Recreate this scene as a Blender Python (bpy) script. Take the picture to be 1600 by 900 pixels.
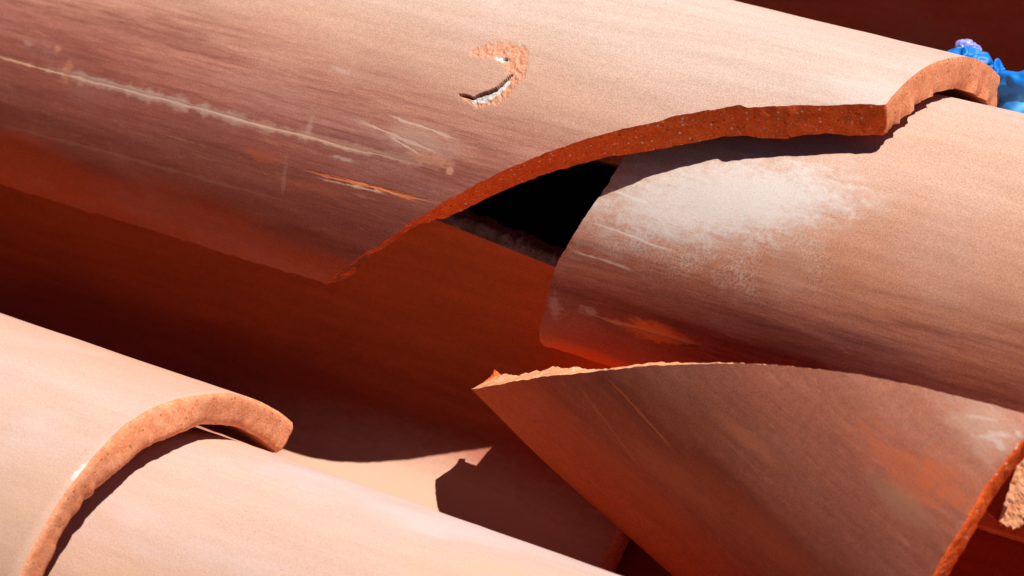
import bpy, math, random
import numpy as np
from mathutils import Matrix, Vector, noise as mn
from mathutils.geometry import delaunay_2d_cdt

# ------------------------------------------------------------------ camera, sky, sun, exposure
for o in list(bpy.data.objects):
    bpy.data.objects.remove(o)
SC = bpy.context.scene
COL = SC.collection
PITCH = math.radians(20)          # the roof falls 20 degrees towards +x
HEIGHT = 3.0
ROOF = Matrix(((math.cos(PITCH), 0, math.sin(PITCH), 0),
               (0, 1, 0, 0),
               (-math.sin(PITCH), 0, math.cos(PITCH), HEIGHT),
               (0, 0, 0, 1)))      # columns: down the slope, across it, out of it
CAM_R = ((0.8092530, 0.5311100, -0.2510611),
         (-0.2380989, 0.6872219, 0.6863199),
         (0.5370460, -0.4956291, 0.6825931))
CAM_P = (0.6444553, -0.5947549, 0.8191117)
cd = bpy.data.cameras.new('camera')
cam = bpy.data.objects.new('camera', cd)
COL.objects.link(cam)
m = Matrix(CAM_R).transposed().to_4x4()
m.translation = Vector(CAM_P)
cam.matrix_world = ROOF @ m
cd.sensor_width = 36
cd.lens = 4735.56 / 1600 * 36
cd.clip_start = 0.01
cd.clip_end = 200
cd.dof.use_dof = True
cd.dof.focus_distance = 1.13
cd.dof.aperture_fstop = 15
SC.camera = cam

SUN_ROOF = Vector((0.340, 0.460, 0.820)).normalized()
SUN = (ROOF.to_3x3() @ SUN_ROOF).normalized()
w = bpy.data.worlds.new('World')
SC.world = w
w.use_nodes = True
wt = w.node_tree
sky = wt.nodes.new('ShaderNodeTexSky')
sky.sky_type = 'NISHITA'
sky.sun_disc = False
sky.sun_elevation = math.asin(SUN.z)
sky.sun_rotation = math.atan2(SUN.x, SUN.y)
sky.altitude = 2500
sky.air_density = 0.22
sky.dust_density = 0.2
sky.ozone_density = 1.0
bg = wt.nodes['Background']
bg.inputs[1].default_value = 0.05
wt.links.new(sky.outputs[0], bg.inputs[0])
sd = bpy.data.lights.new('sun', 'SUN')
sd.energy = 5.0
sd.angle = math.radians(0.5)
sd.color = (1.0, 0.955, 0.90)
so = bpy.data.objects.new('sun', sd)
COL.objects.link(so)
so.rotation_euler = SUN.to_track_quat('Z', 'Y').to_euler()
so.location = (2, 2, 6)
SC.view_settings.view_transform = 'Standard'
SC.view_settings.look = 'None'
SC.view_settings.gamma = 1
SC.view_settings.exposure = 0.20
SC.view_settings.use_curve_mapping = False
SC.cycles.max_bounces = 10
SC.cycles.diffuse_bounces = 7
SC.cycles.use_denoising = True

# ------------------------------------------------------------------ node helpers
class Nodes:
    def __init__(self, name):
        self.mat = bpy.data.materials.new(name)
        self.mat.use_nodes = True
        self.t = self.mat.node_tree
        self.b = self.t.nodes['Principled BSDF']
    def new(self, kind): return self.t.nodes.new(kind)
    def put(self, sock, v):
        if hasattr(v, 'is_output') or isinstance(v, bpy.types.NodeSocket):
            self.t.links.new(v, sock)
        elif isinstance(v, (tuple, list)) and len(v) == 3 and sock.type == 'RGBA':
            sock.default_value = (*v, 1)
        else:
            sock.default_value = v
    def m(self, op, a, b=0.0, c=None, clamp=False):
        n = self.new('ShaderNodeMath'); n.operation = op; n.use_clamp = clamp
        self.put(n.inputs[0], a); self.put(n.inputs[1], b)
        if c is not None: self.put(n.inputs[2], c)
        return n.outputs[0]
    def mix(self, f, a, b, mode='MIX'):
        n = self.new('ShaderNodeMix'); n.data_type = 'RGBA'; n.blend_type = mode
        self.put(n.inputs[0], f); self.put(n.inputs[6], a); self.put(n.inputs[7], b)
        return n.outputs[2]
    def scale(self, v, s):
        n = self.new('ShaderNodeVectorMath'); n.operation = 'MULTIPLY'
        self.put(n.inputs[0], v); n.inputs[1].default_value = s
        return n.outputs[0]
    def add(self, v, s):
        n = self.new('ShaderNodeVectorMath'); n.operation = 'ADD'
        self.put(n.inputs[0], v); n.inputs[1].default_value = s
        return n.outputs[0]
    def noise(self, v, sc=1.0, detail=3.0, rough=0.5, dist=0.0):
        n = self.new('ShaderNodeTexNoise')
        self.put(n.inputs['Vector'], v)
        n.inputs['Scale'].default_value = sc; n.inputs['Detail'].default_value = detail
        n.inputs['Roughness'].default_value = rough; n.inputs['Distortion'].default_value = dist
        return n.outputs[0]
    def voro(self, v, sc, feature='F1', out=0):
        n = self.new('ShaderNodeTexVoronoi'); n.feature = feature
        self.put(n.inputs['Vector'], v); n.inputs['Scale'].default_value = sc
        return n.outputs[out]
    def ss(self, x, lo, hi, a=0.0, b=1.0):
        n = self.new('ShaderNodeMapRange'); n.interpolation_type = 'SMOOTHSTEP'
        self.put(n.inputs[0], x); self.put(n.inputs[1], lo); self.put(n.inputs[2], hi)
        self.put(n.inputs[3], a); self.put(n.inputs[4], b)
        return n.outputs[0]
    def ramp(self, f, stops):
        n = self.new('ShaderNodeValToRGB')
        e = n.color_ramp.elements
        while len(e) > 1: e.remove(e[-1])
        e[0].position = stops[0][0]; e[0].color = (*stops[0][1], 1)
        for p, c in stops[1:]:
            q = e.new(p); q.color = (*c, 1)
        self.put(n.inputs[0], f)
        return n.outputs[0]
    def attr(self, name):
        n = self.new('ShaderNodeAttribute'); n.attribute_name = name
        return n
    def sep(self, v):
        n = self.new('ShaderNodeSeparateXYZ'); self.put(n.inputs[0], v)
        return n.outputs
    def bump(self, h, strength, dist, nrm=None):
        n = self.new('ShaderNodeBump')
        self.put(n.inputs['Height'], h); n.inputs['Strength'].default_value = strength
        n.inputs['Distance'].default_value = dist
        if nrm is not None: self.put(n.inputs['Normal'], nrm)
        return n.outputs[0]

TRANGE = 0.150
def weathered(name, seed, stops, radius, marks=(), blotch=.018, streak=.45, slope=0.0, spec=.07, mott=.05,
              grain=.27, fleck=.5, burn=None, tint=.35, pits=.66, chips=False, crackle=None, rough=.72, dust=None):
    """Fired clay skin: colour bands run along the tile, by the angle round it (degrees)."""
    N = Nodes(name)
    flow = N.attr('flow').outputs['Vector']
    s, t, _ = N.sep(flow)
    v = N.add(flow, (seed * 1.37, seed * .71, seed * 2.1))
    st1 = N.noise(N.scale(v, (11, 120, 1)), 1, 6, .6, .3)
    st2 = N.noise(N.scale(v, (60, 600, 1)), 1, 3, .6, .4)
    bl = N.noise(N.scale(v, (16, 34, 1)), 1, 6, .62)
    fine = N.noise(v, 1500, 4, .85)
    mid = N.noise(v, 330, 4, .65)
    tt = N.m('ADD', t, N.m('MULTIPLY', N.m('SUBTRACT', bl, .5), blotch * 2))
    tt = N.m('ADD', tt, N.m('MULTIPLY', N.m('SUBTRACT', st1, .5), .022))
    tt = N.m('ADD', tt, N.m('MULTIPLY', N.m('SUBTRACT', mid, .5), .12 * blotch * (mott / .05)))
    if slope: tt = N.m('ADD', tt, N.m('MULTIPLY', s, slope))
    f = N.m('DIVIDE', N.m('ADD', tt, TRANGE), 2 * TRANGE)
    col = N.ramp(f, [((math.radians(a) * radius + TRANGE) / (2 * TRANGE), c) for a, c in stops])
    # long darker and paler drag lines from the throwing of the tile
    k = N.ss(st1, .30, .70, 1 - .24 * streak, 1 + .18 * streak)
    k2 = N.ss(st2, .30, .70, 1 - .10 * streak, 1 + .08 * streak)
    k3 = N.ss(fine, .36, .64, 1 - grain, 1 + grain)
    k4 = N.ss(mid, .3, .7, 1 - mott, 1 + mott)
    kk = N.m('MULTIPLY', N.m('MULTIPLY', k, k2), N.m('MULTIPLY', k3, k4))
    cc = N.new('ShaderNodeVectorMath'); cc.operation = 'SCALE'
    N.put(cc.inputs[0], col); N.put(cc.inputs['Scale'], kk)
    col = cc.outputs[0]
    # clouds of lilac and yellow in the skin
    cl = N.noise(N.scale(v, (9, 22, 1)), 1, 4, .55, .4)
    col = N.mix(N.m('MULTIPLY', N.ss(cl, .48, .70), tint), col, N.mix(.5, col, (.66, .55, .56)))
    col = N.mix(N.m('MULTIPLY', N.ss(cl, .46, .30), tint), col, N.mix(.45, col, (.66, .40, .22)))
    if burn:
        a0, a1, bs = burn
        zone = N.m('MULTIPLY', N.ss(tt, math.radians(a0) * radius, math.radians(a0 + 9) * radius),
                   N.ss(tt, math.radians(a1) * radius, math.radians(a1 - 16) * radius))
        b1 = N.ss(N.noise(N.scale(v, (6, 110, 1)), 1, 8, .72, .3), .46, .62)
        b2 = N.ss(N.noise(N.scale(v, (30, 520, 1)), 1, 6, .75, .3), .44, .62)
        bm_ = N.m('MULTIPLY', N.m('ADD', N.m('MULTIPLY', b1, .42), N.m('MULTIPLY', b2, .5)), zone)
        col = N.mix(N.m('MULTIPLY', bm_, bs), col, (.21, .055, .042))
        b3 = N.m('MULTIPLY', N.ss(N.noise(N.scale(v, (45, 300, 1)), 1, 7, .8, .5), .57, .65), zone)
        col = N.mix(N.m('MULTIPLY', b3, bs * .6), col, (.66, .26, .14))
    # pale salt flecks and a few dark pits
    fl = N.noise(v, 2600, 2, .6)
    gate = N.ss(N.noise(N.scale(v, (40, 90, 1)), 1, 3, .6), .42, .66)
    col = N.mix(N.m('MULTIPLY', N.m('MULTIPLY', N.ss(fl, .60, .72), gate), fleck), col, (.80, .60, .50))
    gr = N.noise(N.scale(v, (1, 1.4, 1)), 780, 5, .8)
    g2 = N.ss(N.noise(v, 55, 4, .65), .50, .66)
    col = N.mix(N.m('MULTIPLY', N.m('MULTIPLY', N.ss(gr, .62, .68), g2), fleck * .8), col, (.78, .56, .44))
    col = N.mix(N.m('MULTIPLY', N.m('MULTIPLY', N.ss(gr, .36, .31), N.ss(N.noise(v, 75, 3, .6), .46, .6)), fleck * .6), col, (.16, .06, .045))
    vd = N.voro(v, 260)
    pit = N.m('MULTIPLY', N.ss(vd, .07, .03), N.ss(N.noise(v, 60, 1), pits - .1, pits))
    col = N.mix(N.m('MULTIPLY', pit, .75), col, (.10, .04, .03))
    height = N.m('ADD', N.m('MULTIPLY', fine, .5), N.m('ADD', N.m('MULTIPLY', mid, .35), N.m('MULTIPLY', st2, .12)))
    height = N.m('SUBTRACT', height, N.m('MULTIPLY', pit, 2.0))
    for mk in marks:
        kind = mk[0]
        if kind == 'blob':
            _, s0, t0, rs, rt, colour, stren, rg, depth = mk[:9]
            tilt = mk[9] if len(mk) > 9 else 0.0
            dx = N.m('DIVIDE', N.m('SUBTRACT', s, s0), rs)
            dy = N.m('SUBTRACT', t, t0)
            if tilt: dy = N.m('SUBTRACT', dy, N.m('MULTIPLY', N.m('SUBTRACT', s, s0), tilt))
            dy = N.m('DIVIDE', dy, rt)
            d = N.m('SQRT', N.m('ADD', N.m('MULTIPLY', dx, dx), N.m('MULTIPLY', dy, dy)))
            nz = N.noise(N.scale(v, (90, 260, 1)), 1, 6, .72, .5)
            d = N.m('ADD', d, N.m('MULTIPLY', N.m('SUBTRACT', nz, .5), rg))
            d = N.m('ADD', d, N.m('MULTIPLY', N.m('SUBTRACT', mid, .5), rg * .7))
            mask = N.m('MULTIPLY', N.ss(d, 1.25, .35), N.ss(N.noise(v, 1300, 5, .8), .30, .66, .45, 1.0) if stren < 1 else 1.0)
            col = N.mix(N.m('MULTIPLY', mask, stren), col, colour)
            if depth: height = N.m('SUBTRACT', height, N.m('MULTIPLY', mask, depth))
        elif kind == 'line':
            _, s0, t0, s1, t1, wd, colour, stren, depth = mk
            kx = (t1 - t0) / (s1 - s0)
            wob = N.m('MULTIPLY', N.m('SUBTRACT', N.noise(N.scale(v, (45, 45, 1)), 1, 3), .5), .0022)
            tc = N.m('ADD', N.m('ADD', N.m('MULTIPLY', N.m('SUBTRACT', s, s0), kx), t0), wob)
            wv = N.m('MULTIPLY', N.ss(N.noise(N.scale(v, (130, 20, 1)), 1, 3), .3, .7, .35, 1.25), wd)
            d = N.m('DIVIDE', N.m('ABSOLUTE', N.m('SUBTRACT', t, tc)), wv)
            d = N.m('ADD', d, N.m('MULTIPLY', N.m('SUBTRACT', N.noise(N.scale(v, (300, 900, 1)), 1, 4, .7), .5), 1.8))
            L = abs(s1 - s0)
            lo, hi = min(s0, s1), max(s0, s1)
            ends = N.m('MULTIPLY', N.ss(s, lo, lo + L * .30), N.ss(s, hi, hi - L * .25))
            mask = N.m('MULTIPLY', N.ss(d, 1.15, .1), ends)
            col = N.mix(N.m('MULTIPLY', mask, stren), col, colour)
            if depth: height = N.m('SUBTRACT', height, N.m('MULTIPLY', mask, depth))
    if crackle:
        s0, t0, rs, rt = crackle
        dx = N.m('DIVIDE', N.m('SUBTRACT', s, s0), rs)
        dy = N.m('DIVIDE', N.m('SUBTRACT', t, t0), rt)
        d = N.m('SQRT', N.m('ADD', N.m('MULTIPLY', dx, dx), N.m('MULTIPLY', dy, dy)))
        wv = N.add(v, (0, 0, 0))
        nn = N.new('ShaderNodeTexNoise'); N.put(nn.inputs['Vector'], v); nn.inputs['Scale'].default_value = 500
        warp = N.new('ShaderNodeVectorMath'); warp.operation = 'MULTIPLY_ADD'
        N.put(warp.inputs[0], nn.outputs[1]); warp.inputs[1].default_value = (.003, .003, 0); N.put(warp.inputs[2], v)
        ed = N.voro(warp.outputs[0], 620, 'DISTANCE_TO_EDGE')
        web = N.m('MULTIPLY', N.ss(ed, .09, .02), N.ss(d, 1.3, .7))
        web = N.m('MULTIPLY', web, N.ss(N.noise(v, 70, 3), .38, .6))
        col = N.mix(N.m('MULTIPLY', web, .42), col, (.74, .66, .60))
    if chips:
        ca = N.sep(N.attr('chip').outputs['Vector'])
        spall = N.mix(N.ss(N.noise(v, 700, 4, .7), .35, .68), (.66, .25, .13), (.80, .43, .29))
        col = N.mix(ca[0], col, spall)
        plaster = N.mix(N.ss(N.noise(v, 700, 4, .7), .3, .6), (.50, .47, .42), (.78, .76, .72))
        col = N.mix(ca[1], col, plaster)
        col = N.mix(ca[2], col, (.035, .028, .025))
        height = N.m('ADD', height, N.m('MULTIPLY', N.m('MULTIPLY', ca[0], N.noise(v, 900, 4, .7)), 2))
    N.put(N.b.inputs['Base Color'], col)
    N.b.inputs['Roughness'].default_value = rough
    N.b.inputs['Specular IOR Level'].default_value = spec
    N.put(N.b.inputs['Normal'], N.bump(height, .55, .00035))
    return N.mat

def raw_clay(name, seed, light, dark, white=.5, pits=.5, soot=0.0, rough=.85, soot_at=None, relief=1.0):
    """Broken or cut clay: gritty, with pale and dark grains."""
    N = Nodes(name)
    co = N.new('ShaderNodeTexCoord').outputs['Object']
    v = N.add(co, (seed * .31, seed * .17, seed * .23))
    a = N.noise(v, 220, 5, .68)
    b = N.noise(v, 1300, 3, .7)
    big = N.noise(v, 45, 3, .5)
    col = N.mix(N.ss(a, .34, .66), dark, light)
    col = N.mix(N.m('MULTIPLY', N.ss(big, .45, .7), .35), col, dark)
    kk = N.ss(b, .3, .7, .78, 1.22)
    cc = N.new('ShaderNodeVectorMath'); cc.operation = 'SCALE'
    N.put(cc.inputs[0], col); N.put(cc.inputs['Scale'], kk); col = cc.outputs[0]
    g2 = N.new('ShaderNodeTexVoronoi'); N.put(g2.inputs['Vector'], v); g2.inputs['Scale'].default_value = 1150
    p2 = N.sep(g2.outputs['Color'])
    col = N.mix(N.m('MULTIPLY', N.m('MULTIPLY', N.ss(g2.outputs['Distance'], .36, .2), N.m('GREATER_THAN', p2[1], .86)), white), col, (.80, .52, .38))
    g = N.new('ShaderNodeTexVoronoi'); N.put(g.inputs['Vector'], v); g.inputs['Scale'].default_value = 620
    pick = N.sep(g.outputs['Color'])
    grain = N.m('MULTIPLY', N.ss(g.outputs['Distance'], .34, .22), N.m('GREATER_THAN', pick[0], .86))
    col = N.mix(N.m('MULTIPLY', grain, min(1, white * 1.2)), col, (.82, .66, .55))
    dk = N.m('MULTIPLY', N.ss(g.outputs['Distance'], .36, .2), N.m('LESS_THAN', pick[1], .12))
    col = N.mix(N.m('MULTIPLY', dk, pits), col, (.05, .018, .012))
    if soot:
        sm = N.m('MULTIPLY', N.ss(N.noise(v, 140, 5, .7), .42, .6), soot)
        if soot_at:
            fs = N.sep(N.attr('flow').outputs['Vector'])[0]
            sm = N.m('MULTIPLY', sm, N.ss(fs, soot_at[0], soot_at[1]))
        col = N.mix(sm, col, (.10, .075, .055))
    N.put(N.b.inputs['Base Color'], col)
    N.b.inputs['Roughness'].default_value = rough
    N.b.inputs['Specular IOR Level'].default_value = .15
    h = N.m('ADD', N.m('MULTIPLY', a, 1.2), N.m('ADD', N.m('MULTIPLY', b, .5), N.m('MULTIPLY', dk, -1.2)))
    N.put(N.b.inputs['Normal'], N.bump(h, .8 * relief, .0006 * relief))
    return N.mat

# ------------------------------------------------------------------ geometry helpers
def tag(o, label=None, cat=None, group=None, kind=None):
    for k, v in (('label', label), ('category', cat), ('group', group), ('kind', kind)):
        if v: o[k] = v
    return o

def fbm(x, y, z, oct=4):
    return mn.fractal(Vector((x, y, z)), 0.9, 2.1, oct, noise_basis='PERLIN_ORIGINAL')

def resample(P, step):
    P = np.array(P, float)
    d = np.sqrt((np.diff(P[:, :2], axis=0) ** 2).sum(1))
    cum = np.concatenate([[0], np.cumsum(d)])
    n = max(1, int(round(cum[-1] / step)))
    u = np.linspace(0, cum[-1], n + 1)[:-1]
    return np.stack([np.interp(u, cum, P[:, k]) for k in range(P.shape[1])], 1), u / cum[-1]

def inside(pts, poly):
    x, y = pts[:, 0], pts[:, 1]
    r = np.zeros(len(pts), bool)
    a = poly; b = np.roll(poly, -1, 0)
    for (x0, y0), (x1, y1) in zip(a, b):
        if y0 == y1: continue
        c = ((y0 > y) != (y1 > y)) & (x < (x1 - x0) * (y - y0) / (y1 - y0) + x0)
        r ^= c
    return r

def fill(poly, h, dense=None):
    lo = poly.min(0); hi = poly.max(0)
    hx = h * 1.6
    xs = np.arange(lo[0] + hx / 2, hi[0], hx); ys = np.arange(lo[1] + h / 2, hi[1], h)
    g = np.stack(np.meshgrid(xs, ys), -1).reshape(-1, 2)
    if dense:
        (x0, y0, x1, y1), hd = dense
        keep = ~((g[:, 0] > x0) & (g[:, 0] < x1) & (g[:, 1] > y0) & (g[:, 1] < y1))
        gd = np.stack(np.meshgrid(np.arange(x0, x1, hd), np.arange(y0, y1, hd)), -1).reshape(-1, 2)
        g = np.concatenate([g[keep], gd])
    g = g[inside(g, poly)]
    d = np.full(len(g), 9.)
    for i in range(0, len(poly)):
        dd = ((g - poly[i]) ** 2).sum(1)
        d = np.minimum(d, dd)
    g = g[np.sqrt(d) > .0009]
    n = len(poly)
    vs = [Vector(p) for p in poly] + [Vector(p) for p in g]
    out = delaunay_2d_cdt(vs, [(i, (i + 1) % n) for i in range(n)], [], 1, 1e-7)
    V = np.array([tuple(p) for p in out[0]])
    orig = out[3]
    # index of each requested boundary point
    bmap = {}
    for i, src in enumerate(orig):
        for q in src:
            if q < n: bmap[q] = i
    tris = [f for f in out[2] if len(f) == 3]
    c = np.array([V[list(f)].mean(0) for f in tris])
    ok = inside(c, poly)
    tris = [f for f, k in zip(tris, ok) if k]
    return V, tris, bmap

def make_tile(name, axis_pt, ea, ec, en, R0, R1, segs, mats, seed, h=.0035, dense=None, carve=None,
              rows=7, und=1.0, shape=None):
    """segs: list of dict(p=[(s, angle)], q=inner [(s, angle)] or None, jit, jin, bev, mat, step).
    R0: radius of the face that shows, R1: radius of the other face."""
    rad = math.pi / 180 * R0
    ea, ec, en, A = (Vector(x) for x in (ea, ec, en, axis_pt))
    B = []                                             # s, t(outer), s_in, t_in, jit, jin, bev, mat, rough
    for i, sg in enumerate(segs):
        p = [(a, b * rad) for a, b in sg['p']]
        nxt = segs[(i + 1) % len(segs)]['p'][0]
        p = p + [(nxt[0], nxt[1] * rad)]
        P, u = resample(p, sg.get('step', .0015))
        if sg.get('q'):
            q = [(a, b * rad) for a, b in sg['q']]
            qn = segs[(i + 1) % len(segs)]
            q0 = (qn.get('q') or qn['p'])[0]
            q = q + [(q0[0], q0[1] * rad)]
            Q = np.array(q); d = np.sqrt((np.diff(Q, axis=0) ** 2).sum(1)); cum = np.concatenate([[0], np.cumsum(d)])
            # match by arc length so that inner and outer edges keep pace
            Qs = np.stack([np.interp(u * cum[-1], cum, Q[:, k]) for k in (0, 1)], 1)
        else:
            Qs = P.copy()
        for (a, b), (c, d2) in zip(P, Qs):
            B.append((a, b, c, d2, sg.get('jit', .0004), sg.get('jin', sg.get('jit', .0004)), sg.get('bev', .0003),
                      sg.get('mat', 1), sg.get('rough', .0005)))
    B = np.array(B)
    def outward(P):
        d = np.roll(P, -1, 0) - np.roll(P, 1, 0)
        nrm = np.stack([d[:, 1], -d[:, 0]], 1)
        nrm /= np.linalg.norm(nrm, axis=1)[:, None] + 1e-12
        area = (P[:, 0] * np.roll(P[:, 1], -1) - np.roll(P[:, 0], -1) * P[:, 1]).sum()
        return nrm * (1 if area > 0 else -1), area > 0
    def nz(P, sc, sd): return np.array([fbm(a * sc, b * sc, seed * 3.3 + sd) for a, b in P])
    O, I = B[:, 0:2], B[:, 2:4]
    nO, ccw = outward(O); nI, _ = outward(I)
    jo = nz(O, 330, 0) * 1.0 + nz(O, 90, 5) * .8
    ji = nz(I, 260, 9) * 1.0 + nz(I, 80, 12) * .9
    jO = nO * (jo * B[:, 4])[:, None]; jI = nI * (ji * B[:, 5])[:, None]
    O = O + jO; I = I + jI
    bev = B[:, 6]
    Oi = O - nO * bev[:, None]; Ii = I - nI * bev[:, None]
    VO, TO, mO = fill(Oi, h, dense); VI, TI, mI = fill(Ii, h * 1.5)
    thick = abs(R1 - R0); sg0 = 1 if R0 > R1 else -1
    verts = []; flow = []; chip = []; faces = []; mi = []
    def place(s, t, r):
        th = t / R0
        if shape: s, th, r = shape(s, th, r)
        return A + ea * s + ec * (r * math.sin(th)) + en * (r * math.cos(th))
    def relief(s, t):
        return (fbm(s * 9, t * 26, seed + 1, 3) * .0005 + fbm(s * 60, t * 90, seed + 2, 3) * .00010) * und
    for s, t in VO:
        r = R0 + sg0 * relief(s, t); c = (0, 0, 0)
        if carve:
            dr, c = carve(s, t); r -= sg0 * dr
        verts.append(place(s, t, r)); flow.append((s, t, 0)); chip.append(c)
    for f in TO: faces.append(f); mi.append(0)
    off = len(verts)
    for s, t in VI:
        verts.append(place(s, t, R1 + sg0 * relief(s, t + .5) * 1.5)); flow.append((s, t, .05)); chip.append((0, 0, 0))
    for f in TI: faces.append([i + off for i in f]); mi.append(2)
    n = len(B)
    ring = [[mO[i] for i in range(n)]]
    for j in range(1, rows):
        u = j / rows; row = []
        e = 1 - abs(2 * u - 1) ** 5
        for i in range(n):
            p = (Oi[i] - jO[i]) * (1 - u) + (Ii[i] - jI[i]) * u + jO[i] * (1 - u) ** 3 + jI[i] * u ** 3
            nn = nO[i] * (1 - u) + nI[i] * u
            w0 = p + nn * (bev[i] * e)
            rr = R0 + (R1 - R0) * u
            rg = fbm(w0[0] * 300, w0[1] * 300, rr * 300 + seed, 3) * B[i, 8] * math.sin(math.pi * u) ** .5
            w0 = w0 + nn * rg
            row.append(len(verts)); verts.append(place(w0[0], w0[1], rr)); flow.append((w0[0], w0[1], u * thick)); chip.append((0, 0, 0))
        ring.append(row)
    ring.append([mI[i] + off for i in range(n)])
    for a, b in zip(ring[:-1], ring[1:]):
        for i in range(n):
            j = (i + 1) % n
            faces.append((a[i], a[j], b[j], b[i])); mi.append(int(B[i, 7]))
    me = bpy.data.meshes.new(name)
    base = A + ea * float(np.mean([B[:, 0].min(), B[:, 0].max()])) + en * 0
    me.from_pydata([v - base for v in verts], [], [list(f) for f in faces])
    # orientation
    import bmesh
    bm = bmesh.new(); bm.from_mesh(me); bmesh.ops.recalc_face_normals(bm, faces=bm.faces); bm.to_mesh(me); bm.free()
    me.attributes.new('flow', 'FLOAT_VECTOR', 'POINT').data.foreach_set('vector', np.array(flow, dtype=np.float32).ravel())
    if carve:
        me.attributes.new('chip', 'FLOAT_VECTOR', 'POINT').data.foreach_set('vector', np.array(chip, dtype=np.float32).ravel())
    me.polygons.foreach_set('material_index', mi)
    me.polygons.foreach_set('use_smooth', [True] * len(mi))
    # crisp arrises where the edge is not rounded
    sharp = set()
    bmin = {}
    for k, idx in ((0, ring[0]), (1, ring[-1])):
        for i in range(n):
            if bev[i] < .0008: sharp.add(tuple(sorted((idx[i], idx[(i + 1) % n]))))
    att = me.attributes.new('sharp_edge', 'BOOLEAN', 'EDGE')
    ev = np.zeros(len(me.edges) * 2, dtype=np.int32); me.edges.foreach_get('vertices', ev)
    flags = [tuple(sorted(x)) in sharp for x in ev.reshape(-1, 2).tolist()]
    att.data.foreach_set('value', flags)
    for m_ in mats: me.materials.append(m_)
    me.update()
    o = bpy.data.objects.new(name, me)
    COL.objects.link(o)
    o.matrix_world = ROOF @ Matrix.Translation(base)
    return o

EA, EC, EN = (1, 0, 0), (0, 1, 0), (0, 0, 1)
T = .0122
RA, YA = .09362, .04748
YE, ZE = -.20287, .00889
SA, SE = .1568, -.0177
RB = .0785

# ------------------------------------------------------------------ clays
BREAK_RED = raw_clay('fresh_break_clay', 1, (.92, .17, .028), (.84, .12, .02), .85, .4, soot=.8, soot_at=(-.006, -.046))
BREAK_SOOT = raw_clay('dirty_break_clay', 2, (.60, .17, .06), (.30, .09, .035), .6, .9, soot=.75)
RING = raw_clay('tile_end_clay', 3, (.80, .34, .18), (.70, .24, .11), .3, .4, relief=.6)
RIM_PALE = raw_clay('pale_break_clay', 4, (.82, .42, .22), (.70, .28, .13), .6, .3, relief=.5)
INNER = weathered('inner_clay', 5, [(-90, (.40, .10, .038)), (90, (.44, .12, .045))], RA, grain=.12, fleck=.1, spec=.1, rough=.85)
MORTAR = raw_clay('grey_mortar', 6, (.40, .33, .31), (.18, .14, .13), .35, .5, soot=.35)

PEACH, PINK, TAN = (.64, .37, .27), (.62, .43, .355), (.58, .32, .22)
TERRA = (.56, .12, .042)
rt = lambda deg, R=RA: math.radians(deg) * R
# broken cover tile: marks traced as scratches along the flank
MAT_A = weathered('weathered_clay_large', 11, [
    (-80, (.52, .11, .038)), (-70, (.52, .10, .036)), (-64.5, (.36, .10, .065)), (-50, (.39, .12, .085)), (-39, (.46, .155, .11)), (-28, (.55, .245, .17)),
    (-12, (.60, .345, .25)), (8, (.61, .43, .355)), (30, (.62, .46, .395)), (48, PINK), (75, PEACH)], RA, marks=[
    ('line', -.30, rt(-40.3), .012, rt(-38.0), .00085, (.88, .50, .30), 1.0, .5),
    ('line', -.22, rt(-39.6), -.07, rt(-39.0), .0034, (.62, .40, .31), .8, 0),
    ('line', -.215, rt(-38.7), -.10, rt(-38.6), .0009, (.56, .40, .34), .6, 0),
    ('line', -.13, rt(-39.3), -.03, rt(-38.9), .0008, (.70, .46, .35), .6, 0),
    ('line', -.11, rt(-39.2), .0, rt(-37.4), .0028, (.62, .36, .26), .55, 0),
    ('line', -.072, rt(-46.7), .000, rt(-45.5), .0011, (.84, .24, .07), 1.0, 1.0),
    ('line', -.060, rt(-45.9), -.012, rt(-45.9), .0006, (.80, .30, .13), .9, .5),
    ('line', -.062, rt(-47.6), -.024, rt(-46.8), .0007, (.88, .55, .36), .9, 0),
    ('line', -.052, rt(-31.5), -.002, rt(-34.5), .0012, (.74, .50, .38), .7, .5),
    ('line', -.040, rt(-28.2), .004, rt(-30.5), .0009, (.76, .54, .42), .6, .5),
    ('line', -.034, rt(-33.0), -.012, rt(-36.0), .0008, (.78, .52, .38), .7, .5),
    ('blob', -.017, rt(-33), .020, .0065, (.62, .40, .32), .6, 1.5, 0),
    ('blob', -.010, rt(-36.0), .010, .0030, (.78, .36, .20), .7, 1.8, .5),
    ('blob', .0005, rt(-37.6), .0018, .0014, (.85, .45, .28), .9, 3.2, .5),
    ('blob', -.088, rt(-46), .011, .0032, (.60, .15, .06), .6, 3.4, 0),
    ('blob', -.205, rt(-34), .0022, .0024, (.74, .30, .15), .8, 3.0, 0),
    ('blob', -.222, rt(-34.5), .003, .0014, (.62, .38, .30), .5, 3.4, 0),
    ('blob', -.062, rt(-50), .016, .0022, (.55, .14, .06), .5, 3.4, 0),
    ('blob', -.050, rt(-41.5), .006, .0008, (.72, .52, .45), .7, 3.4, 0),
    ('blob', -.064, rt(-21), .006, .0014, (.70, .55, .49), .45, 3.6, 0),
    ('line', -.26, rt(-57), -.06, rt(-55), .0014, (.44, .19, .14), .6, 0),
    ('blob', -.1965, rt(-38.8), .0026, .0055, (.68, .27, .14), .7, 1.2, 0),
    ('blob', -.069, rt(-37), .0018, .0055, (.66, .42, .33), .55, 1.2, 0),
    ('blob', -.076, rt(-50), .0012, .008, (.66, .36, .27), .35, 3.0, 0),
    ('blob', .150, rt(8), .030, .010, (.72, .64, .60), .5, 1.6, 0),
], blotch=.010, slope=.065, chips=True, fleck=.7, streak=.3, grain=.23, pits=.62, burn=(-68, -14, .75), tint=.2)
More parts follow.
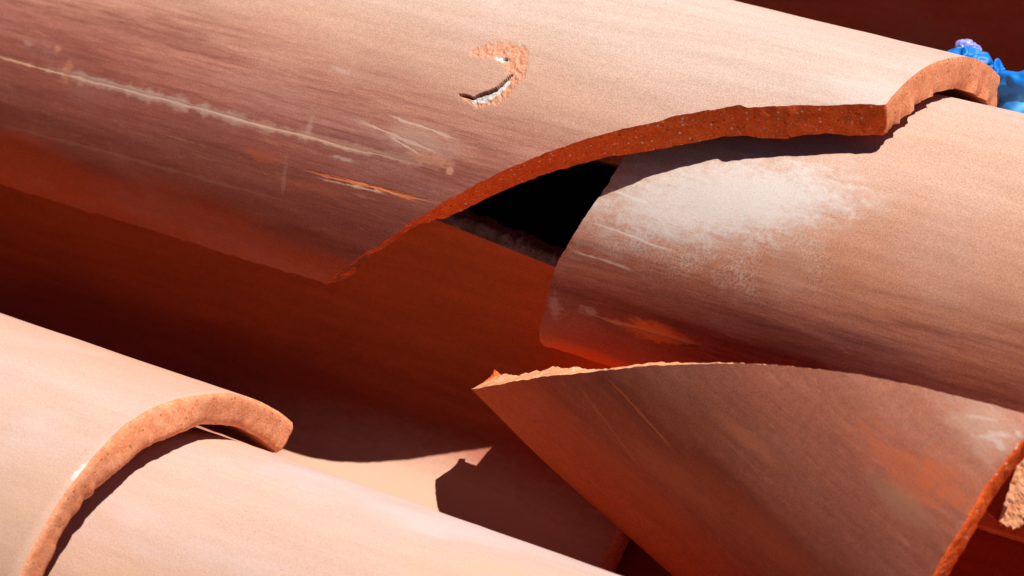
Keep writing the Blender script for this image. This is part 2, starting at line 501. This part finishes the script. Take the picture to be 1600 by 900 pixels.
MAT_B = weathered('weathered_clay_bloom', 12, [
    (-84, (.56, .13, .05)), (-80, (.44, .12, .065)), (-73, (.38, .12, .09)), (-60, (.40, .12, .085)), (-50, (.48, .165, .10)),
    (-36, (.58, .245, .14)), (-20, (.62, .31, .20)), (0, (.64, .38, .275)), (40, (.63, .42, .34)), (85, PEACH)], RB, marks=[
    ('blob', .104, rt(-25, RB), .062, .023, (.76, .66, .59), .72, 1.0, 0, .28),
    ('blob', .108, rt(-24.5, RB), .050, .0165, (.82, .77, .73), .75, 1.6, 0, .25),
    ('blob', .140, rt(-36, RB), .010, .016, (.64, .46, .37), .22, 1.9, 0),
    ('line', .052, rt(-30, RB), .082, rt(-31.5, RB), .0009, (.82, .74, .68), .8, 0),
    ('line', .052, rt(-40, RB), .098, rt(-42, RB), .0008, (.82, .70, .62), .75, 0),
    ('line', .048, rt(-49, RB), .080, rt(-50, RB), .0008, (.80, .64, .55), .6, 0),
    ('blob', .089, rt(-65.5, RB), .013, .0048, (.86, .27, .08), 1.0, 1.7, 1),
    ('line', .055, rt(-66, RB), .115, rt(-65.0, RB), .0016, (.78, .40, .22), .75, 3),
    ('blob', .0445, rt(-66, RB), .003, .006, (.62, .48, .42), .6, 3.2, 0),
    ('blob', .060, rt(-65, RB), .004, .0016, (.66, .52, .46), .7, 3.0, 0),
    ('blob', .055, rt(-80, RB), .030, .005, (.78, .20, .06), .7, 1.0, 0),
], blotch=.010, fleck=.7, crackle=(.102, rt(-34, RB), .055, .022), streak=.3, grain=.26, pits=.62, burn=(-76, -30, .8), tint=.2)
MAT_E = weathered('weathered_clay_near', 13, [
    (-84, TERRA), (-60, TAN), (-30, (.62, .36, .25)), (-5, (.62, .385, .29)), (25, (.615, .415, .34)), (45, (.63, .37, .27)), (80, (.64, .29, .16))],
    RA, blotch=.010, fleck=.3, grain=.15, streak=.2, mott=.02, tint=.9, pits=.62, marks=[
    ('blob', -.0195, rt(1), .0018, .0040, (.86, .80, .74), .8, 1.8, 0)])
MAT_F = weathered('weathered_clay_lower', 14, [
    (-84, TERRA), (-60, (.60, .34, .24)), (-25, (.63, .38, .27)), (10, (.625, .40, .315)), (45, (.61, .41, .345)), (85, (.60, .39, .33))],
    RB, blotch=.010, fleck=.3, grain=.15, streak=.2, mott=.02, tint=.9, pits=.62)
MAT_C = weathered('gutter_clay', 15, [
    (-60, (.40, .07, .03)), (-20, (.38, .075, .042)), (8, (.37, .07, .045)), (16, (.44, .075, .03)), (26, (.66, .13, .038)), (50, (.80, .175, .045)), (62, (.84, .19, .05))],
    .109, marks=[('blob', .0, -.008, .13, .034, (.72, .43, .30), 1.0, .35, 0)], pits=.58,  # pale blob paints the sunlit part of the bed into the clay colour
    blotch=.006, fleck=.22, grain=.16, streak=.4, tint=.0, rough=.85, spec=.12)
MAT_G = weathered('gutter_clay_far', 16, [  # dark stops in the bed paint the shadow band beside the broken tile
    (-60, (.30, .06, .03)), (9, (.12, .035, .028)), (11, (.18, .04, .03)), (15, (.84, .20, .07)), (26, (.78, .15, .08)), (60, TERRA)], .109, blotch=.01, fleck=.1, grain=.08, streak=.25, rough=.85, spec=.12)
MAT_D = weathered('weathered_clay_fragment', 17, [
    (-80, (.64, .145, .045)), (-66, (.60, .14, .05)), (-56, (.52, .10, .035)), (-46, (.42, .105, .05)), (-30, (.34, .10, .055)),
    (-12, (.37, .12, .072)), (2, (.43, .16, .10)), (14, (.50, .225, .15))], .1, marks=[
    ('line', .070, math.radians(-35.5) * .1, .112, math.radians(-39.5) * .1, .0011, (.70, .22, .09), .7, 2),
    ('line', .060, math.radians(-42) * .1, .10, math.radians(-50) * .1, .0010, (.66, .20, .08), .5, 0),
    ('blob', .190, math.radians(-10) * .1, .024, .0075, (.62, .14, .05), .6, 3.4, 0),
    ('blob', .205, math.radians(-7) * .1, .012, .008, (.62, .14, .05), .5, 3.4, 0),
    ('blob', .196, math.radians(-16) * .1, .016, .005, (.40, .20, .12), .6, 1.8, 0),
    ('blob', .150, math.radians(-40) * .1, .05, .008, (.60, .13, .045), .35, 3.0, 0),
    ('blob', .09, math.radians(-55) * .1, .05, .008, (.62, .15, .05), .4, 3.0, 0),
    ('blob', .135, math.radians(-26) * .1, .020, .003, (.62, .20, .09), .5, 2.0, 0),
    ('blob', .115, math.radians(-45) * .1, .030, .006, (.60, .17, .07), .5, 2.0, 0),
    ('blob', .204, .0085, .019, .0085, (.60, .40, .31), .55, 2.2, 0),
    ('blob', 0.2045, 0.0068, 0.004, 0.0012, (.66, .52, .44), 0.55, 3.6, 0, 0.5),
    ('blob', 0.2085, 0.0112, 0.0034, 0.0012, (.66, .52, .44), 0.7, 3.6, 0, 0.5),
    ('blob', 0.2105, 0.008, 0.0022, 0.0014, (.66, .52, .44), 0.6, 3.6, 0, -0.3),
    ('blob', 0.1985, 0.011, 0.005, 0.0008, (.66, .52, .44), 0.5, 3.6, 0, 0.5),
    ('blob', 0.213, 0.0145, 0.002, 0.0012, (.66, .52, .44), 0.7, 3.6, 0, 0),
], blotch=.022, fleck=.4, grain=.22, streak=.2, burn=(-60, 6, .38), tint=.1, mott=.10)

# ------------------------------------------------------------------ the big broken cover tile
A_BREAK = [(-.0542, -74.1), (-.04683, -69.86), (-.0367, -64.2), (-.02436, -58.15), (-.01303, -52.13), (-.00241, -46.8), (.01248, -39.41), (.02667, -33.01), (.0381, -28.13), (.0504, -23.18), (.06274, -18.89), (.07155, -15.86), (.07821, -13.78), (.08434, -11.2), (.09287, -8.31), (.09944, -6.44), (.10473, -4.73), (.10888, -4.8), (.11789, -2.78), (.12693, -.9), (.14479, 2.8), (.1572, 5.2)]
A_IN = [(-.04947, -74.4), (-.04461, -69.38), (-.03368, -63.35), (-.02601, -58.49), (-.01875, -54.36), (-.00714, -50.66), (-.00378, -49.4), (.00631, -44.6), (.02145, -37.59), (.03329, -31.78), (.0453, -27.28), (.0571, -23.08), (.06899, -19.53), (.08045, -15.74), (.08941, -12.7), (.09802, -9.39), (.10507, -7.8), (.1116, -7.38), (.12218, -5.25), (.12838, -2.81), (.13494, -.91), (.14449, .49), (.15343, 2.56), (.1572, 3.0)]

HOLE_ARC = [(-.0110, -.0125, .0030), (-.0060, -.0100, .0048), (-.001, -.0090, .0058), (.0045, -.0095, .0060), (.0090, -.0130, .0050), (.0115, -.0180, .0036),
            (.0112, -.0240, .0032), (.0080, -.0295, .0032), (.0020, -.0335, .0024), (-.0030, -.0330, .0010), (-.0075, -.0322, .0004)]
SLIT = [(-.0078, -.0319, .00030), (-.0040, -.0318, .00045), (-.0014, -.0322, .00045), (.0012, -.0300, .0007), (.0035, -.0284, .0008), (.0062, -.0262, .0008), (.0082, -.0215, .0006), (.0092, -.0185, .0004)]
PLAST = [(-.0010, -.0333, .0007), (.0022, -.0320, .0012), (.0052, -.0300, .0012), (.0080, -.0262, .0011), (.0098, -.0220, .0009)]
def near(poly, s, t):
    best = 9; 
    for (a, b, w0), (c, d, w1) in zip(poly[:-1], poly[1:]):
        dx, dy = c - a, d - b
        u = max(0, min(1, ((s - a) * dx + (t - b) * dy) / (dx * dx + dy * dy)))
        r = math.hypot(s - a - u * dx, t - b - u * dy) / (w0 + (w1 - w0) * u)
        best = min(best, r)
    return best
def sstep(x, lo, hi):
    u = max(0, min(1, (x - lo) / (hi - lo))); return u * u * (3 - 2 * u)
def carve_hole(s, t):
    if not (-.02 < s < .022 and -.042 < t < .004): return 0, (0, 0, 0)
    n1 = fbm(s * 500, t * 500, 3.1, 4); n2 = fbm(s * 1400, t * 1400, 7.7, 3)
    d = near(HOLE_ARC, s, t) * 1.12 + n1 * .45 + fbm(s * 160, t * 160, 5.5, 3) * .35
    c = 1 - sstep(d, .60, 1.15)
    dep = c * (.00055 + .0005 * n1 + .00012 * n2)
    k = near(SLIT, s, t) + n2 * .25
    sl = 1 - sstep(k, .7, 1.15)
    dep += sl * .0026
    p = near(PLAST, s, t) + n2 * .3
    pl = (1 - sstep(p, .8, 1.1)) * (1 - sl)
    q = math.hypot((s - .0012) / .0032, (t + .0128) / .0014) + n1 * .5
    sp = 1 - sstep(q, .8, 1.1)
    pk = math.hypot((s - .0026) / .0014, (t + .0124) / .0007) + n2 * .7
    pk = 1 - sstep(pk, .7, 1.0)
    dep += pk * .0015 + sp * .0003
    return dep, (c, max(pl, sp), max(sl * .9, pk * .85))

def shape_a(s, th, r):
    return s, th, r + sstep(math.degrees(th), 10, 50) * (-.0007 + (.157 - max(s, -.12)) * .0175)
segsA = [
    dict(p=[(-.55, 74.2)], step=.02, mat=1),
    dict(p=[(-.55, -74.2)], step=.0025, jit=.0006, jin=.0012, bev=.0007, mat=4),
    dict(p=[(-.30, -74.2)], step=.0014, jit=.0006, jin=.0012, bev=.0005, mat=4),
    dict(p=A_BREAK[:6], q=A_IN[:7], step=.0011, jit=.00045, jin=.0007, bev=.0001, mat=1, rough=.0009),
    dict(p=A_BREAK[6:-1], q=A_IN[7:-1], step=.0011, jit=.00035, jin=.00045, bev=.0001, mat=1, rough=.0007),
    dict(p=[A_BREAK[-1], (SA, 15), (.1565, 28), (.156, 38), (.156, 55)], q=[A_IN[-1], (SA, 14), (.1565, 28), (.156, 38), (.156, 55)], step=.0012, jit=.00012, jin=.0016, bev=.0005, mat=5, rough=.0003),
    dict(p=[(.156, 74.2)], step=.004, jit=.0005, bev=.0015, mat=5),
]
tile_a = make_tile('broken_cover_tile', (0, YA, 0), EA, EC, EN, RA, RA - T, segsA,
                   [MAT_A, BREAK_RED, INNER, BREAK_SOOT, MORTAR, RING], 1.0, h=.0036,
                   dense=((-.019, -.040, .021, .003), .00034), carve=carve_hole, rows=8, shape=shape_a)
tag(tile_a, 'largest cover tile, a long curved piece broken out and a crescent hole in its crown',
    'roof tile', 'convex cover tiles on the roof')

# cover tile that the broken one overlaps
B_END = [(.0585, 10), (.0592, -12.76), (.05993, -19.89), (.05745, -29.92), (.05217, -39.92), (.0450, -51.79), (.0415, -61.55), (.0390, -69.74), (.0369, -73.19), (.0358, -76.57), (.0356, -79.8), (.0372, -81.1), (.0410, -81.4)]
segsB = [
    dict(p=[(.045, 78), (.0560, 30)] + B_END[:-1], step=.0012, jit=.0004, jin=.0006, bev=.0004, mat=1, rough=.0006),
    dict(p=[B_END[-1], (.0539, -81.5), (.0649, -81.8)], step=.0015, jit=.0003, bev=.0009, mat=1),
    dict(p=[(.10, -82)], step=.003, jit=.0004, bev=.0012, mat=1),
    dict(p=[(.52, -82)], step=.01, mat=1),
    dict(p=[(.52, 78)], step=.006, mat=1),
]
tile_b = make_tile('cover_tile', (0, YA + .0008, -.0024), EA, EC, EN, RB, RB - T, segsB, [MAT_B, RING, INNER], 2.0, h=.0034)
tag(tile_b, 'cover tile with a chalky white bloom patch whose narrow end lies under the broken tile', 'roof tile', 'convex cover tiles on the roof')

# near left cover tile with its end ring
segsE = [
    dict(p=[(-.55, 76.6)], step=.02, mat=1),
    dict(p=[(-.55, -76)], step=.008, mat=1),
    dict(p=[(-.0169, -76), (-.0169, -19.8), (-.0170, -14), (-.0177, -6.5), (-.0179, 1), (-.0191, 9.4), (-.0208, 17.9), (-.0206, 27.8), (-.0199, 34.6), (-.0183, 40.9), (-.0178, 48), (-.0170, 60)],
         q=[(-.0180, -76), (-.0180, -22), (-.0188, -12), (-.0188, 0), (-.0178, 12), (-.0180, 24), (-.0178, 38), (-.0195, 44), (-.0190, 52), (-.0185, 60)],
         step=.0011, jit=.0002, jin=.0009, bev=.0011, mat=1, rough=.00022),
    dict(p=[(-.0160, 75.6)], step=.0014, jit=.0004, bev=.0016, mat=1, rough=.0004),
    dict(p=[(-.0190, 76.6)], step=.0025, jit=.0004, bev=.0012, mat=1, rough=.0005),
]
tile_e = make_tile('cover_tile', (0, YE, ZE), EA, EC, EN, RA, RA - T, segsE, [MAT_E, RING, INNER], 3.0, h=.0036)
tag(tile_e, 'pale cover tile in the near left corner showing its thick rounded orange end', 'roof tile', 'convex cover tiles on the roof')

segsF = [
    dict(p=[(-.134, 78)], step=.003, mat=1),
    dict(p=[(-.134, -78)], step=.01, mat=1),
    dict(p=[(.50, -78)], step=.006, mat=1),
    dict(p=[(.50, 78)], step=.006, jit=.0004, mat=1),
]
tile_f = make_tile('cover_tile', (0, YE + .0031, ZE - .0064), EA, EC, EN, RB - .001, RB - .001 - T, segsF, [MAT_F, RING, INNER], 4.0, h=.0034)
tag(tile_f, 'smooth pale peach cover tile emerging from under the thick rounded orange tile end', 'roof tile', 'convex cover tiles on the roof')

# cover tile of the row above, outside the picture: it shades the far gutter
segsH = [
    dict(p=[(-.55, 74.2)], step=.01, mat=1), dict(p=[(-.55, -74.2)], step=.008, mat=1),
    dict(p=[(.62, -74.2)], step=.01, mat=1), dict(p=[(.62, 74.2)], step=.008, mat=1)]
tile_h = make_tile('cover_tile', (0, .2979, .004), EA, EC, EN, RA, RA - T, segsH, [MAT_F, RING, INNER], 5.0, h=.006)
tag(tile_h, 'cover tile of the row behind the blue plastic, above the shaded far gutter', 'roof tile', 'convex cover tiles on the roof')

# ------------------------------------------------------------------ gutter (pan) tiles, laid hollow side up
RP, YC, ZB = .10932, -.07827, -.03876
UP = (0, 0, -1)
segsC = [
    dict(p=[(-.50, 60), (-.50, 0)], step=.01, mat=1),
    dict(p=[(-.50, -57)], step=.006, mat=1),
    dict(p=[(.0838, -57), (.0858, -4), (.0838, 2.7), (.0829, 7.4), (.0826, 30)], step=.0016, jit=.0005, jin=.0007, bev=.0020, mat=1, rough=.0006),
    dict(p=[(.0838, 51.4), (.0153, 54.9), (-.0147, 56.4), (-.0405, 57.6), (-.09, 59.5), (-.2, 60)], step=.0016, jit=.0006, jin=.0008, bev=.0004, mat=1, rough=.0009),
]
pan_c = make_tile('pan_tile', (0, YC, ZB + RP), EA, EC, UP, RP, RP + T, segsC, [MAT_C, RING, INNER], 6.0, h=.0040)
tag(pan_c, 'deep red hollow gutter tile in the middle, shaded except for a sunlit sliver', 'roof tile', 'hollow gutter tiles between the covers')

# crust of old mortar on the upper rim of that gutter tile
def crust(parent, rim, seed):
    P, _ = resample(rim, .0009)
    nr = 13; vs = []; fs = []
    for (s, th) in P:
        for j in range(nr + 1):
            u = j / nr
            r = RP - .0004 + (T + .0008) * u
            lump = (.0011 + .0016 * fbm(s * 90, u * 2.2, seed) + .0010 * fbm(s * 350, u * 7, seed + 3))
            e = min(1, math.sin(math.pi * min(max(u, 0), 1)) * 3)
            d = (max(.0003, lump) + .0026) * min(1, .2 + 4 * min(u, 1 - u))
            if j in (0, nr): d = -.0008
            a = math.radians(th) + d / RP
            rr = r + (fbm(s * 160, 3, seed + 5) * .0012 if j == 1 else 0)
            vs.append(Vector((s, YC + rr * math.sin(a), ZB + RP - rr * math.cos(a))))
    n = len(P)
    for i in range(n - 1):
        for j in range(nr):
            a = i * (nr + 1) + j
            fs.append((a, a + nr + 1, a + nr + 2, a + 1))
    me = bpy.data.meshes.new('mortar_crust')
    me.from_pydata([v - Vector((0, YC, ZB)) for v in vs], [], fs)
    me.polygons.foreach_set('use_smooth', [True] * len(fs))
    me.materials.append(MORTAR)
    o = bpy.data.objects.new('mortar_crust', me)
    COL.objects.link(o)
    o.parent = parent
    o.matrix_parent_inverse = parent.matrix_world.inverted()
    o.matrix_world = ROOF @ Matrix.Translation((0, YC, ZB))
    return o
cr = crust(pan_c, [(-.075, 58.9), (-.0405, 57.6), (-.0147, 56.4), (.0153, 54.9), (.045, 53.3)], 21)
cr['label'] = 'grey brown crust of old mortar on the tile rim'

def plain_pan(s0, s1, y, dz, mats, seed, h=.005):
    sg = [dict(p=[(s0, 58), (s0, 0)], step=.006, mat=1), dict(p=[(s0, -58)], step=.01, mat=1),
          dict(p=[(s1, -58), (s1, 0)], step=.006, mat=1), dict(p=[(s1, 58)], step=.008, mat=1, jit=.0006)]
    return make_tile('pan_tile', (0, y, ZB + RP + dz), EA, EC, UP, RP, RP + T, sg, mats, seed, h=h)
MAT_C2 = weathered('gutter_clay_low', 19, [(-60, (.36, .06, .03)), (60, (.40, .065, .028))], .109, grain=.14, fleck=.2, spec=.07, rough=.85, tint=0.0)
pan_c2 = plain_pan(.015, .56, YC, -.0165, [MAT_C2, RING, INNER], 7.0)
tag(pan_c2, 'dark gutter tile in the lower right corner, mostly hidden under the tilted fragment', 'roof tile', 'hollow gutter tiles between the covers')
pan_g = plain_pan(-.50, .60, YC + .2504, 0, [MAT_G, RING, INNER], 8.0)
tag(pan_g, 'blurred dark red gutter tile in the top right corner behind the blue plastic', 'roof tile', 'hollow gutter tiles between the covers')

# ------------------------------------------------------------------ tilted fragment on the right
DD = (.9379353737, -.2780248102, -.2073148320); DP = (.337783483, .867833476, .364372579); DQ = (.07861013, -.41178546, .90788390)
DC = (.0413928, .0444841, .0092979)
D_RIM = [(.00226, -74.05), (.01498, -65.04), (.03, -55.75), (.04538, -47.1), (.05907, -40.31), (.06914, -35.45), (.08307, -28.69), (.09646, -22.88), (.10921, -17.51), (.12176, -12.66), (.13421, -8.26), (.14668, -4.24), (.15695, -1.04), (.16729, 1.93), (.17772, 4.69), (.18843, 7.15), (.19864, 9.8), (.20884, 12.37)]
segsD = [
    dict(p=D_RIM, q=[(.0050, -75.2), (.0088, -72.3), (.0150, -67.5), (.0212, -64.0), (.0255, -60.5), (.0404, -50.4), (.0507, -45.2), (.0608, -41.1)] + D_RIM[6:], step=.0010, jit=.0003, jin=.0008, bev=.0001, mat=1, rough=.0008),
    dict(p=[(.2155, 14), (.2160, 7.9), (.2158, 4.8), (.2166, -3), (.2186, -12.2), (.2191, -18), (.2194, -23), (.2194, -60)], step=.0014, jit=.0003, bev=.0008, mat=2, rough=.0005),
    dict(p=[(.2194, -95), (.10, -94), (.10, -94), (.07, -90), (.05, -85.5), (.03, -80), (.012, -76)], step=.0016, jit=.0004, bev=.0010, mat=2, rough=.0006),
]
INNER_R = INNER
frag = make_tile('tile_fragment', DC, DD, DP, DQ, .1, .1 - T, [dict(x) for x in segsD],
                 [MAT_D, RIM_PALE, BREAK_RED], 9.0, h=.0032)
lining = weathered('orange_gutter_clay', 18, [(-60, (.74, .17, .05)), (60, (.78, .19, .055))], .109, grain=.1, fleck=.1, spec=.1, rough=.85)
lp = make_tile('tile_fragment', (0, YC, ZB + RP - .0030), EA, EC, UP, RP, RP + T - .0012,
               [dict(p=[(.165, 52), (.160, 40)], step=.002, jit=.0006, mat=1, rough=.0006), dict(p=[(.168, 29.9)], step=.0016, jit=.0003, bev=.0010, mat=1, rough=.0005), dict(p=[(.48, 29.9)], step=.008, mat=1),
                dict(p=[(.48, 52)], step=.008, mat=1)], [lining, RING, INNER], 10.0, h=.0045)
tag(lp, 'orange strip of broken gutter tile in the shade below the small sunlit shard', 'roof tile', 'broken tile pieces lying loose')
# third slot is used both by the cut edge and the hollow side
tag(frag, 'brown pointed tile fragment tilted across the gutter with a thin sunlit broken edge', 'roof tile', 'broken tile pieces lying loose')

# sunlit sliver of another broken piece at the right edge
def cam_vec(x, y, z): return Matrix(CAM_R).transposed() @ Vector((x, y, z))
def at(px, py, y=None, z=None):
    d = cam_vec((px - 800) / 4735.56, -(py - 450) / 4735.56, -1); c = Vector(CAM_P)
    k = (z - c.z) / d.z if z is not None else (y - c.y) / d.y
    return c + d * k
def slab(name, e_long, e_thick, e_deep, corner, L, TH, DEEP, mats, seed, curve=0.0):
    """A broken plate: long edge e_long, thickness e_thick, running away along e_deep."""
    nl, nt, nd = 44, 12, 14
    vs = []; idx = {}; fs = []; mi = []
    def v(i, j, k):
        key = (i, j, k)
        if key not in idx:
            a, b, c = i / nl, j / nt, k / nd
            p = corner + e_long * (a * L) + e_thick * (b * TH) + e_deep * (c * DEEP)
            p += e_thick * (curve * (c * DEEP) ** 2 * 4)
            if k == 0:
                p += e_deep * (fbm(a * 9, b * 3.5, seed) * .0006 + fbm(a * 40, b * 14, seed) * .00008)
                rough = 1.0
            else: rough = .35
            if j == nt: p += e_thick * (fbm(a * 9, c * 5, seed + 2) * .0022 * rough)
            if j == 0: p += e_thick * (fbm(a * 12, c * 8, seed + 7) * .0006 * rough)
            if i == nl: p += e_long * (fbm(b * 4, c * 6, seed + 4) * .0030 + (-.003 * (2 * b - 1) ** 2))
            idx[key] = len(vs); vs.append(p)
        return idx[key]
    def quad(a, b, c, d, m): fs.append((a, b, c, d)); mi.append(m)
    for i in range(nl):
        for j in range(nt):
            quad(v(i, j, 0), v(i + 1, j, 0), v(i + 1, j + 1, 0), v(i, j + 1, 0), 1)
            quad(v(i, j, nd), v(i, j + 1, nd), v(i + 1, j + 1, nd), v(i + 1, j, nd), 1)
    for i in range(nl):
        for k in range(nd):
            quad(v(i, 0, k), v(i, 0, k + 1), v(i + 1, 0, k + 1), v(i + 1, 0, k), 0)
            quad(v(i, nt, k), v(i + 1, nt, k), v(i + 1, nt, k + 1), v(i, nt, k + 1), 0)
    for j in range(nt):
        for k in range(nd):
            quad(v(0, j, k), v(0, j + 1, k), v(0, j + 1, k + 1), v(0, j, k + 1), 1)
            quad(v(nl, j, k), v(nl, j, k + 1), v(nl, j + 1, k + 1), v(nl, j + 1, k), 1)
    me = bpy.data.meshes.new(name)
    base = corner + e_deep * (DEEP / 2)
    me.from_pydata([p - base for p in vs], [], fs)
    me.attributes.new('flow', 'FLOAT_VECTOR', 'POINT').data.foreach_set('vector', np.array([tuple(p - base) for p in vs], dtype=np.float32).ravel())
    me.polygons.foreach_set('material_index', mi)
    for m_ in mats: me.materials.append(m_)
    o = bpy.data.objects.new(name, me); COL.objects.link(o)
    o.matrix_world = ROOF @ Matrix.Translation(base)
    return o
e1 = cam_vec(-.30, -.95, -.05).normalized()
e2 = cam_vec(.95, -.30, .0).normalized()
e3 = cam_vec(.25, -.30, -.92); e3 = (e3 - e1 * e3.dot(e1) - e2 * e3.dot(e2)).normalized()
c0 = at(1604, 680, z=.040)
sh = slab('tile_shard', e1, e2, e3, c0, .0315, .0082, .05, [INNER, RIM_PALE], 31)
tag(sh, 'small sunlit shard of broken tile peeping in at the right edge beyond the tilted fragment', 'roof tile', 'broken tile pieces lying loose')

# ------------------------------------------------------------------ crumpled blue plastic in the far gutter
def blue_material():
    N = Nodes('blue_plastic')
    co = N.new('ShaderNodeTexCoord').outputs['Object']
    n = N.noise(co, 38, 3, .6)
    col = N.mix(N.ss(n, .52, .70), (.0, .20, .72), (.10, .48, .88))
    N.put(N.b.inputs['Base Color'], col)
    N.b.inputs['Roughness'].default_value = .5
    N.b.inputs['Transmission Weight'].default_value = 0
    N.b.inputs['Subsurface Weight'].default_value = 0
    N.put(N.b.inputs['Normal'], N.bump(N.noise(co, 90, 2, .5), .25, .002))
    return N.mat
def lilac_material():
    N = Nodes('lilac_plastic')
    N.b.inputs['Base Color'].default_value = (.30, .34, .80, 1)
    N.b.inputs['Roughness'].default_value = .35
    return N.mat
BLUE, LILAC = blue_material(), lilac_material()
import bmesh
def crumple(name, centre, rx, ry, rz, seed, mat, parent=None, rot=0.0):
    bm = bmesh.new()
    bmesh.ops.create_icosphere(bm, subdivisions=5, radius=1)
    R = Matrix.Rotation(rot, 3, 'X')
    for v in bm.verts:
        p = v.co.copy()
        a = mn.noise(p * .9 + Vector((seed, 0, 0)))
        ridge = 1 - abs(mn.noise(p * 1.25 + Vector((0, seed, 0)))) * 2.4
        k = 1 + a * .55 + ridge * .22 - .12 + .07 * (1 - abs(mn.noise(p * 2.2 + Vector((seed, seed, 0)))) * 3)
        q = p * k
        v.co = R @ Vector((q.x * rx, q.y * ry, q.z * rz))
    me = bpy.data.meshes.new(name); bm.to_mesh(me); bm.free()
    me.polygons.foreach_set('use_smooth', [True] * len(me.polygons))
    me.materials.append(mat)
    o = bpy.data.objects.new(name, me); COL.objects.link(o)
    if parent:
        o.parent = parent
    o.matrix_world = ROOF @ Matrix.Translation(centre)
    return o
blue = bpy.data.objects.new('blue_plastic', None); COL.objects.link(blue)
blue.matrix_world = ROOF @ Matrix.Translation(at(1540, 120, z=0.0))
bpy.context.view_layer.update()
tag(blue, 'crumpled bright blue plastic scrap caught in the far gutter behind the broken tile', 'plastic scrap')
for (px, py, z, r1, r2, r3, sd_, mt, rot) in (
        (1498, 100, .028, .007, .0065, .006, 1.3, BLUE, .2),
        (1510, 102, .028, .008, .0075, .007, 4.1, BLUE, .6),
        (1512, 80, .026, .0055, .0050, .0050, 7.7, LILAC, .0),
        (1560, 118, .030, .0032, .0040, .0062, 9.2, BLUE, .5),
        (1606, 148, .030, .0125, .0105, .0105, 12.6, BLUE, .1)):
    c = at(px, py, z=z)
    o = crumple('crumpled_fold', c, r1, r2, r3, sd_, mt)
    o.parent = blue
    o.matrix_parent_inverse = blue.matrix_world.inverted()
    if mt is LILAC: o['label'] = 'lilac fold of the plastic'

# ------------------------------------------------------------------ roof deck below everything
def deck():
    N = Nodes('roof_felt')
    co = N.new('ShaderNodeTexCoord').outputs['Object']
    n = N.noise(co, 60, 5, .6)
    N.put(N.b.inputs['Base Color'], N.mix(n, (.012, .009, .008), (.035, .025, .02)))
    N.b.inputs['Roughness'].default_value = .95
    N.put(N.b.inputs['Normal'], N.bump(N.noise(co, 400, 3), .5, .001))
    me = bpy.data.meshes.new('roof_deck')
    X, Y, Z0, Z1 = 1.1, 1.1, -.02, 0
    vs = [(sx * X, sy * Y, z) for z in (Z0, Z1) for sy in (-1, 1) for sx in (-1, 1)]
    fs = [(0, 2, 3, 1), (4, 5, 7, 6), (0, 1, 5, 4), (1, 3, 7, 5), (3, 2, 6, 7), (2, 0, 4, 6)]
    me.from_pydata(vs, [], fs); me.materials.append(N.mat)
    o = bpy.data.objects.new('roof_deck', me); COL.objects.link(o)
    o.matrix_world = ROOF @ Matrix.Translation((0, 0, ZB - T - .030))
    tag(o, 'dark felt covered roof deck seen as black gaps under the tiles', kind='structure')
deck()
